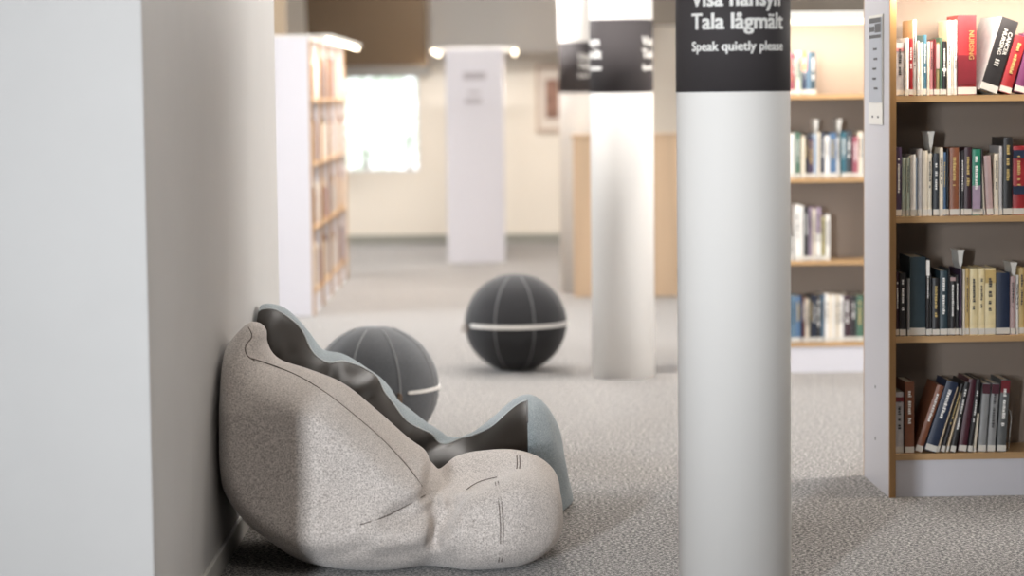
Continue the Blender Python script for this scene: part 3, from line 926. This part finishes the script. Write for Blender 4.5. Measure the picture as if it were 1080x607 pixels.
# seat: rounded pouf in front
sx0, sx1 = xz(418, 540, 7.6)[0], xz(594, 540, 7.62)[0]
cx, hx = (sx0 + sx1) / 2, (sx1 - sx0) / 2
zc = .155; hz = .174
sst = np.clip((X - sx0 - .01) / .24, 0, 1); sst = sst * sst * (3 - 2 * sst)
hy = .375 * (.58 + .42 * sst)
ex = np.abs((X - cx) / hx); ey = np.abs((Y - Y1) / hy); ez = np.abs((Z - zc) / hz)
Fs = (ex ** 2.5 + ey ** 3.0 + ez ** 2.9) ** (1 / 2.8) - 1
# dish in the top of the seat, open towards the back cushion
dish = np.exp(-(((X - (cx - .05)) / .15) ** 2 + ((Y - Y1 + .05) / .19) ** 2)) * np.clip((Z - .1) / .15, 0, 1)
Fs = (Fs * .19) + dish * .14
bx0, bx1 = xz(292, 560, 7.6)[0], xz(500, 560, 7.6)[0]
Fm = (np.abs((X - (bx0 + bx1) / 2) / ((bx1 - bx0) / 2)) ** 2.3 + np.abs((Y - Y1) / .37) ** 2.6 + np.abs((Z - .115) / .135) ** 2.3) ** (1 / 2.4) - 1
Fm = Fm * .14
Fs = smin(Fs, Fm, .035)
left = np.clip((xz(452, 550, 7.6)[0] - X) / .13, 0, 1)
left = np.maximum(left, np.clip((.19 - Z) / .07, 0, 1))
F = smin(Fb, Fs, .003 + .075 * left)
# folds and creases
def valley(pxs, Yd, amp, sig):
    global F
    pts = [tuple(at(a, b, Yd if not isinstance(Yd, list) else Yd[i])) for i, (a, b) in enumerate(pxs)]
    pts = [(p[0], p[1] * .3, p[2]) for p in pts]
    F = F + amp * np.exp(-(seg_dist(X, Y * .3, Z, pts) / sig) ** 2)
valley([(456, 492), (454, 508), (449, 521)], [7.5, 7.45, 7.42], .12, .013)
def groove(p, q, amp, sig):
    global F
    F = F + amp * np.exp(-(seg_dist(X, Y, Z, [p, q]) / sig) ** 2)
nx_, nz_ = xz(459, 487, 7.8)
groove((nx_, 7.45, nz_ - .02), (nx_ + .0, 8.1, nz_ + .02), .07, .028)
valley([(450, 522), (428, 534), (405, 545)], 7.36, .022, .022)

valley([(457, 522), (461, 548), (458, 572)], [7.44, 7.38, 7.35], .04, .016)
valley([(458, 572), (438, 580), (405, 582)], 7.34, .006, .03)
valley([(474, 505), (478, 532), (468, 552)], [7.5, 7.42, 7.38], .03, .022)
valley([(476, 535), (500, 515), (530, 504)], [7.42, 7.42, 7.40], .010, .014)
valley([(264, 372), (262, 360), (268, 350)], 7.56, .02, .016)
valley([(262, 376), (290, 385)], 7.55, .010, .018)
valley([(355, 462), (390, 460)], 7.32, .006, .016)
# bulges
valley([(405, 570), (440, 566)], 7.30, -.018, .05)
valley([(480, 560), (470, 575)], 7.30, -.014, .04)
nz = (np.sin(X * 13 + Z * 9 + 1) * np.sin(Y * 11 + Z * 7) + .6 * np.sin(X * 23 - Z * 17 + 2) * np.sin(Y * 19 + X * 5))
F = F + nz * .0028
F = np.maximum(F, -(Z - .004) * 1.0)
F = np.maximum(F, -(X - (WX + .014)) * 1.0)
V, Q = surface_nets(F, org, h)
me = mesh_from(V, Q, 'felt_shell', 3)
bag1 = empty('beanbag', (xz(400, 500, Y1)[0], Y1, 0))
def child_keep(o, parent):
    o.parent = parent; o.matrix_parent_inverse = Matrix.Translation(-parent.location)
o = link('felt_shell', me, M_felt, None, True); child_keep(o, bag1)
bvh1 = BVHTree.FromPolygons([v.co.copy() for v in me.vertices], [tuple(p.vertices) for p in me.polygons])
def seam(pxs, r=.0016, off=.0002, material=None, bag=None, bvh=None, nm='seam'):
    pts = on_surface(bvh, ptsm(pxs), off)
    # drop jumps
    runs = [[pts[0]]] if pts else [[]]
    for p in pts[1:]:
        if (p - runs[-1][-1]).length < .05: runs[-1].append(p)
        else: runs.append([p])
    good = max(runs, key=len)
    if len(good) > 2:
        for _ in range(2):
            good = [good[0]] + [(good[i - 1] + good[i] * 2 + good[i + 1]) / 4 for i in range(1, len(good) - 1)] + [good[-1]]
        s = MB().tube(good, r, 6).build(nm, material, None, True); child_keep(s, bag)
for pxs in ([(266, 378), (290, 386), (318, 398), (345, 415), (372, 436), (400, 460), (425, 486), (440, 505), (448, 518)],
            [(262, 345), (266, 355), (259, 364), (260, 374), (268, 380)],
            [(522, 506), (526, 530), (528, 560), (526, 592)], [(525, 505), (529, 530), (531, 560), (529, 592)],
            [(545, 480), (545.5, 488), (545, 494)], [(548, 480), (548.5, 488), (548, 494)],
            [(478, 532), (490, 518), (505, 508), (524, 503)], [(380, 553), (405, 545), (430, 532), (448, 522)]):
    seam(pxs, .0017, .0006, M_seam, bag1, bvh1)
tag(bag1, 'light grey felt beanbag chair, nearest, leaning against the left wall', 'beanbag')

# ---- bag 2: blue grey felt with dark leather seat, behind
Y2 = 8.68
org = (-1.04, 8.14, -.03); dims = (int(1.36 / h), int(1.0 / h), int(.86 / h))
gx = org[0] + np.arange(dims[0]) * h; gy = org[1] + np.arange(dims[1]) * h; gz = org[2] + np.arange(dims[2]) * h
X, Y, Z = np.meshgrid(gx, gy, gz, indexing='ij'); X2, Z2 = np.meshgrid(gx, gz, indexing='ij')
b_px = [(268, 328), (282, 320), (300, 325), (322, 346), (336, 366), (362, 376), (392, 394), (420, 420), (440, 440), (470, 462),
        (480, 490), (470, 530), (400, 540), (320, 535), (275, 510), (248, 470), (245, 420), (252, 370)]
Pb = catmull([xz(a, b, Y2) for a, b in b_px], 5)
Tb, Wb = inflate(X2, Z2, Pb, .18, .36, 5)
nar = np.clip((Z - .50) / .25, 0, 1)
Wf = Wb * (1 - .55 * nar ** 1.3)
Fb = (((Y - Y2) / Wf) ** 2 - Tb[:, None, :]) * .12
s_px = [(450, 462), (490, 462), (512, 448), (535, 428), (553, 418), (570, 422), (584, 440), (594, 470), (600, 505), (603, 528), (598, 548),
        (560, 556), (500, 556), (440, 552), (420, 520), (425, 480)]
Ps = catmull([xz(a, b, Y2 - .02) for a, b in s_px], 5)
Ts, Ws = inflate(X2, Z2, Ps, .13, .36, 4)
Wfs = .36 * (1 - .35 * np.clip((Z - .25) / .15, 0, 1))
Fs = (((Y - Y2) / Wfs) ** 2 - Ts[:, None, :]) * .10
F = smin(Fb, Fs, .03)
valley([(345, 362), (352, 378), (346, 400)], [8.75, 8.5, 8.4], .03, .025)
valley([(415, 430), (385, 420), (365, 425)], [8.75, 8.55, 8.42], .045, .03)
valley([(395, 400), (380, 412), (372, 425)], [8.6, 8.5, 8.42], -.02, .03)
valley([(478, 462), (455, 470), (445, 478)], [8.75, 8.5, 8.4], .03, .028)
valley([(440, 455), (430, 462)], [8.6, 8.42], -.015, .03)
valley([(300, 345), (306, 372)], [8.42, 8.38], .02, .022)
nz = (np.sin(X * 15 + Z * 12 + 1) * np.sin(Y * 14 + Z * 9) + .7 * np.sin(X * 29 - Z * 21 + 2) * np.sin(Y * 25 + X * 9))
F = F + nz * .0055
F = np.maximum(F, -(Z - .004)); F = np.maximum(F, -(X - (WX + .014)))
V, Q = surface_nets(F, org, h)
me = mesh_from(V, Q, 'felt_shell', 3)
bvh2 = BVHTree.FromPolygons([v.co.copy() for v in me.vertices], [tuple(p.vertices) for p in me.polygons])
bag2 = empty('beanbag', (xz(420, 480, Y2)[0], Y2, 0))
bm = bmesh.new(); bm.from_mesh(me)
XF = xz(556, 440, Y2 - .1)[0]
RIM = Y2 + .0
n_r = Vector((.0, 1, .0)); c_r = Vector((0, RIM - .09, 0))
ZL = .09
def gr(x):
    px_ = 540 + x / Y2 * 2600
    return -.07 * math.exp(-((px_ - 342) / 16) ** 2) + .05 * math.exp(-((px_ - 385) / 22) ** 2) - .09 * math.exp(-((px_ - 432) / 22) ** 2) + .04 * math.exp(-((px_ - 480) / 22) ** 2)- .05 * math.exp(-((px_ - 520) / 16) ** 2)
for v in bm.verts: v.co.y -= gr(v.co.x)
for co, no in (((0, RIM - .07, 0), (0, 1, 0)), ((XF, 0, 0), (1, 0, 0)), ((0, 0, ZL), (0, 0, 1))):
    bmesh.ops.bisect_plane(bm, geom=list(bm.verts) + list(bm.edges) + list(bm.faces), plane_co=co, plane_no=no, dist=1e-5)
for v in bm.verts: v.co.y += gr(v.co.x)
bm2 = bm.copy()
def is_leather(f):
    c = f.calc_center_median()
    return c.y - gr(c.x) < RIM - .07 and c.x < XF and c.z > ZL
bmesh.ops.delete(bm, geom=[f for f in bm.faces if is_leather(f)], context='FACES')
bmesh.ops.delete(bm2, geom=[f for f in bm2.faces if not is_leather(f)], context='FACES')
for v in bm2.verts: v.co += v.normal * .0008
bm.to_mesh(me)
o = link('felt_shell', me, M_bluefelt, None, True); child_keep(o, bag2)
me2 = bpy.data.meshes.new('leather_panel'); bm2.to_mesh(me2)
o = link('leather_panel', me2, M_leather, None, True); child_keep(o, bag2); o['label'] = 'dark brown leather seat panel'
bm.free(); bm2.free()
# piping along the leather's far rim and front edge
def drop(points, direction=(0, 0, -1)):
    out = []
    for p in points:
        hit = bvh2.ray_cast(Vector(p), Vector(direction))
        if hit[0] is not None: out.append(hit[0])
    return out
xs = np.linspace(xz(270, 400, Y2)[0], XF, 90)
rim = drop([(x, RIM - .07 + gr(x), 1.2) for x in xs])
s = MB().tube(rim, .004, 8).build('piping', M_piping, None, True); child_keep(s, bag2)
fr = drop([(XF, y, 1.2) for y in np.linspace(RIM - .07 + gr(XF), 8.42, 30)])
s = MB().tube(fr, .003, 8).build('front_seam', M_dark, None, True); child_keep(s, bag2)
tag(bag2, 'blue grey felt beanbag with dark brown leather seat, behind the light grey one', 'beanbag')
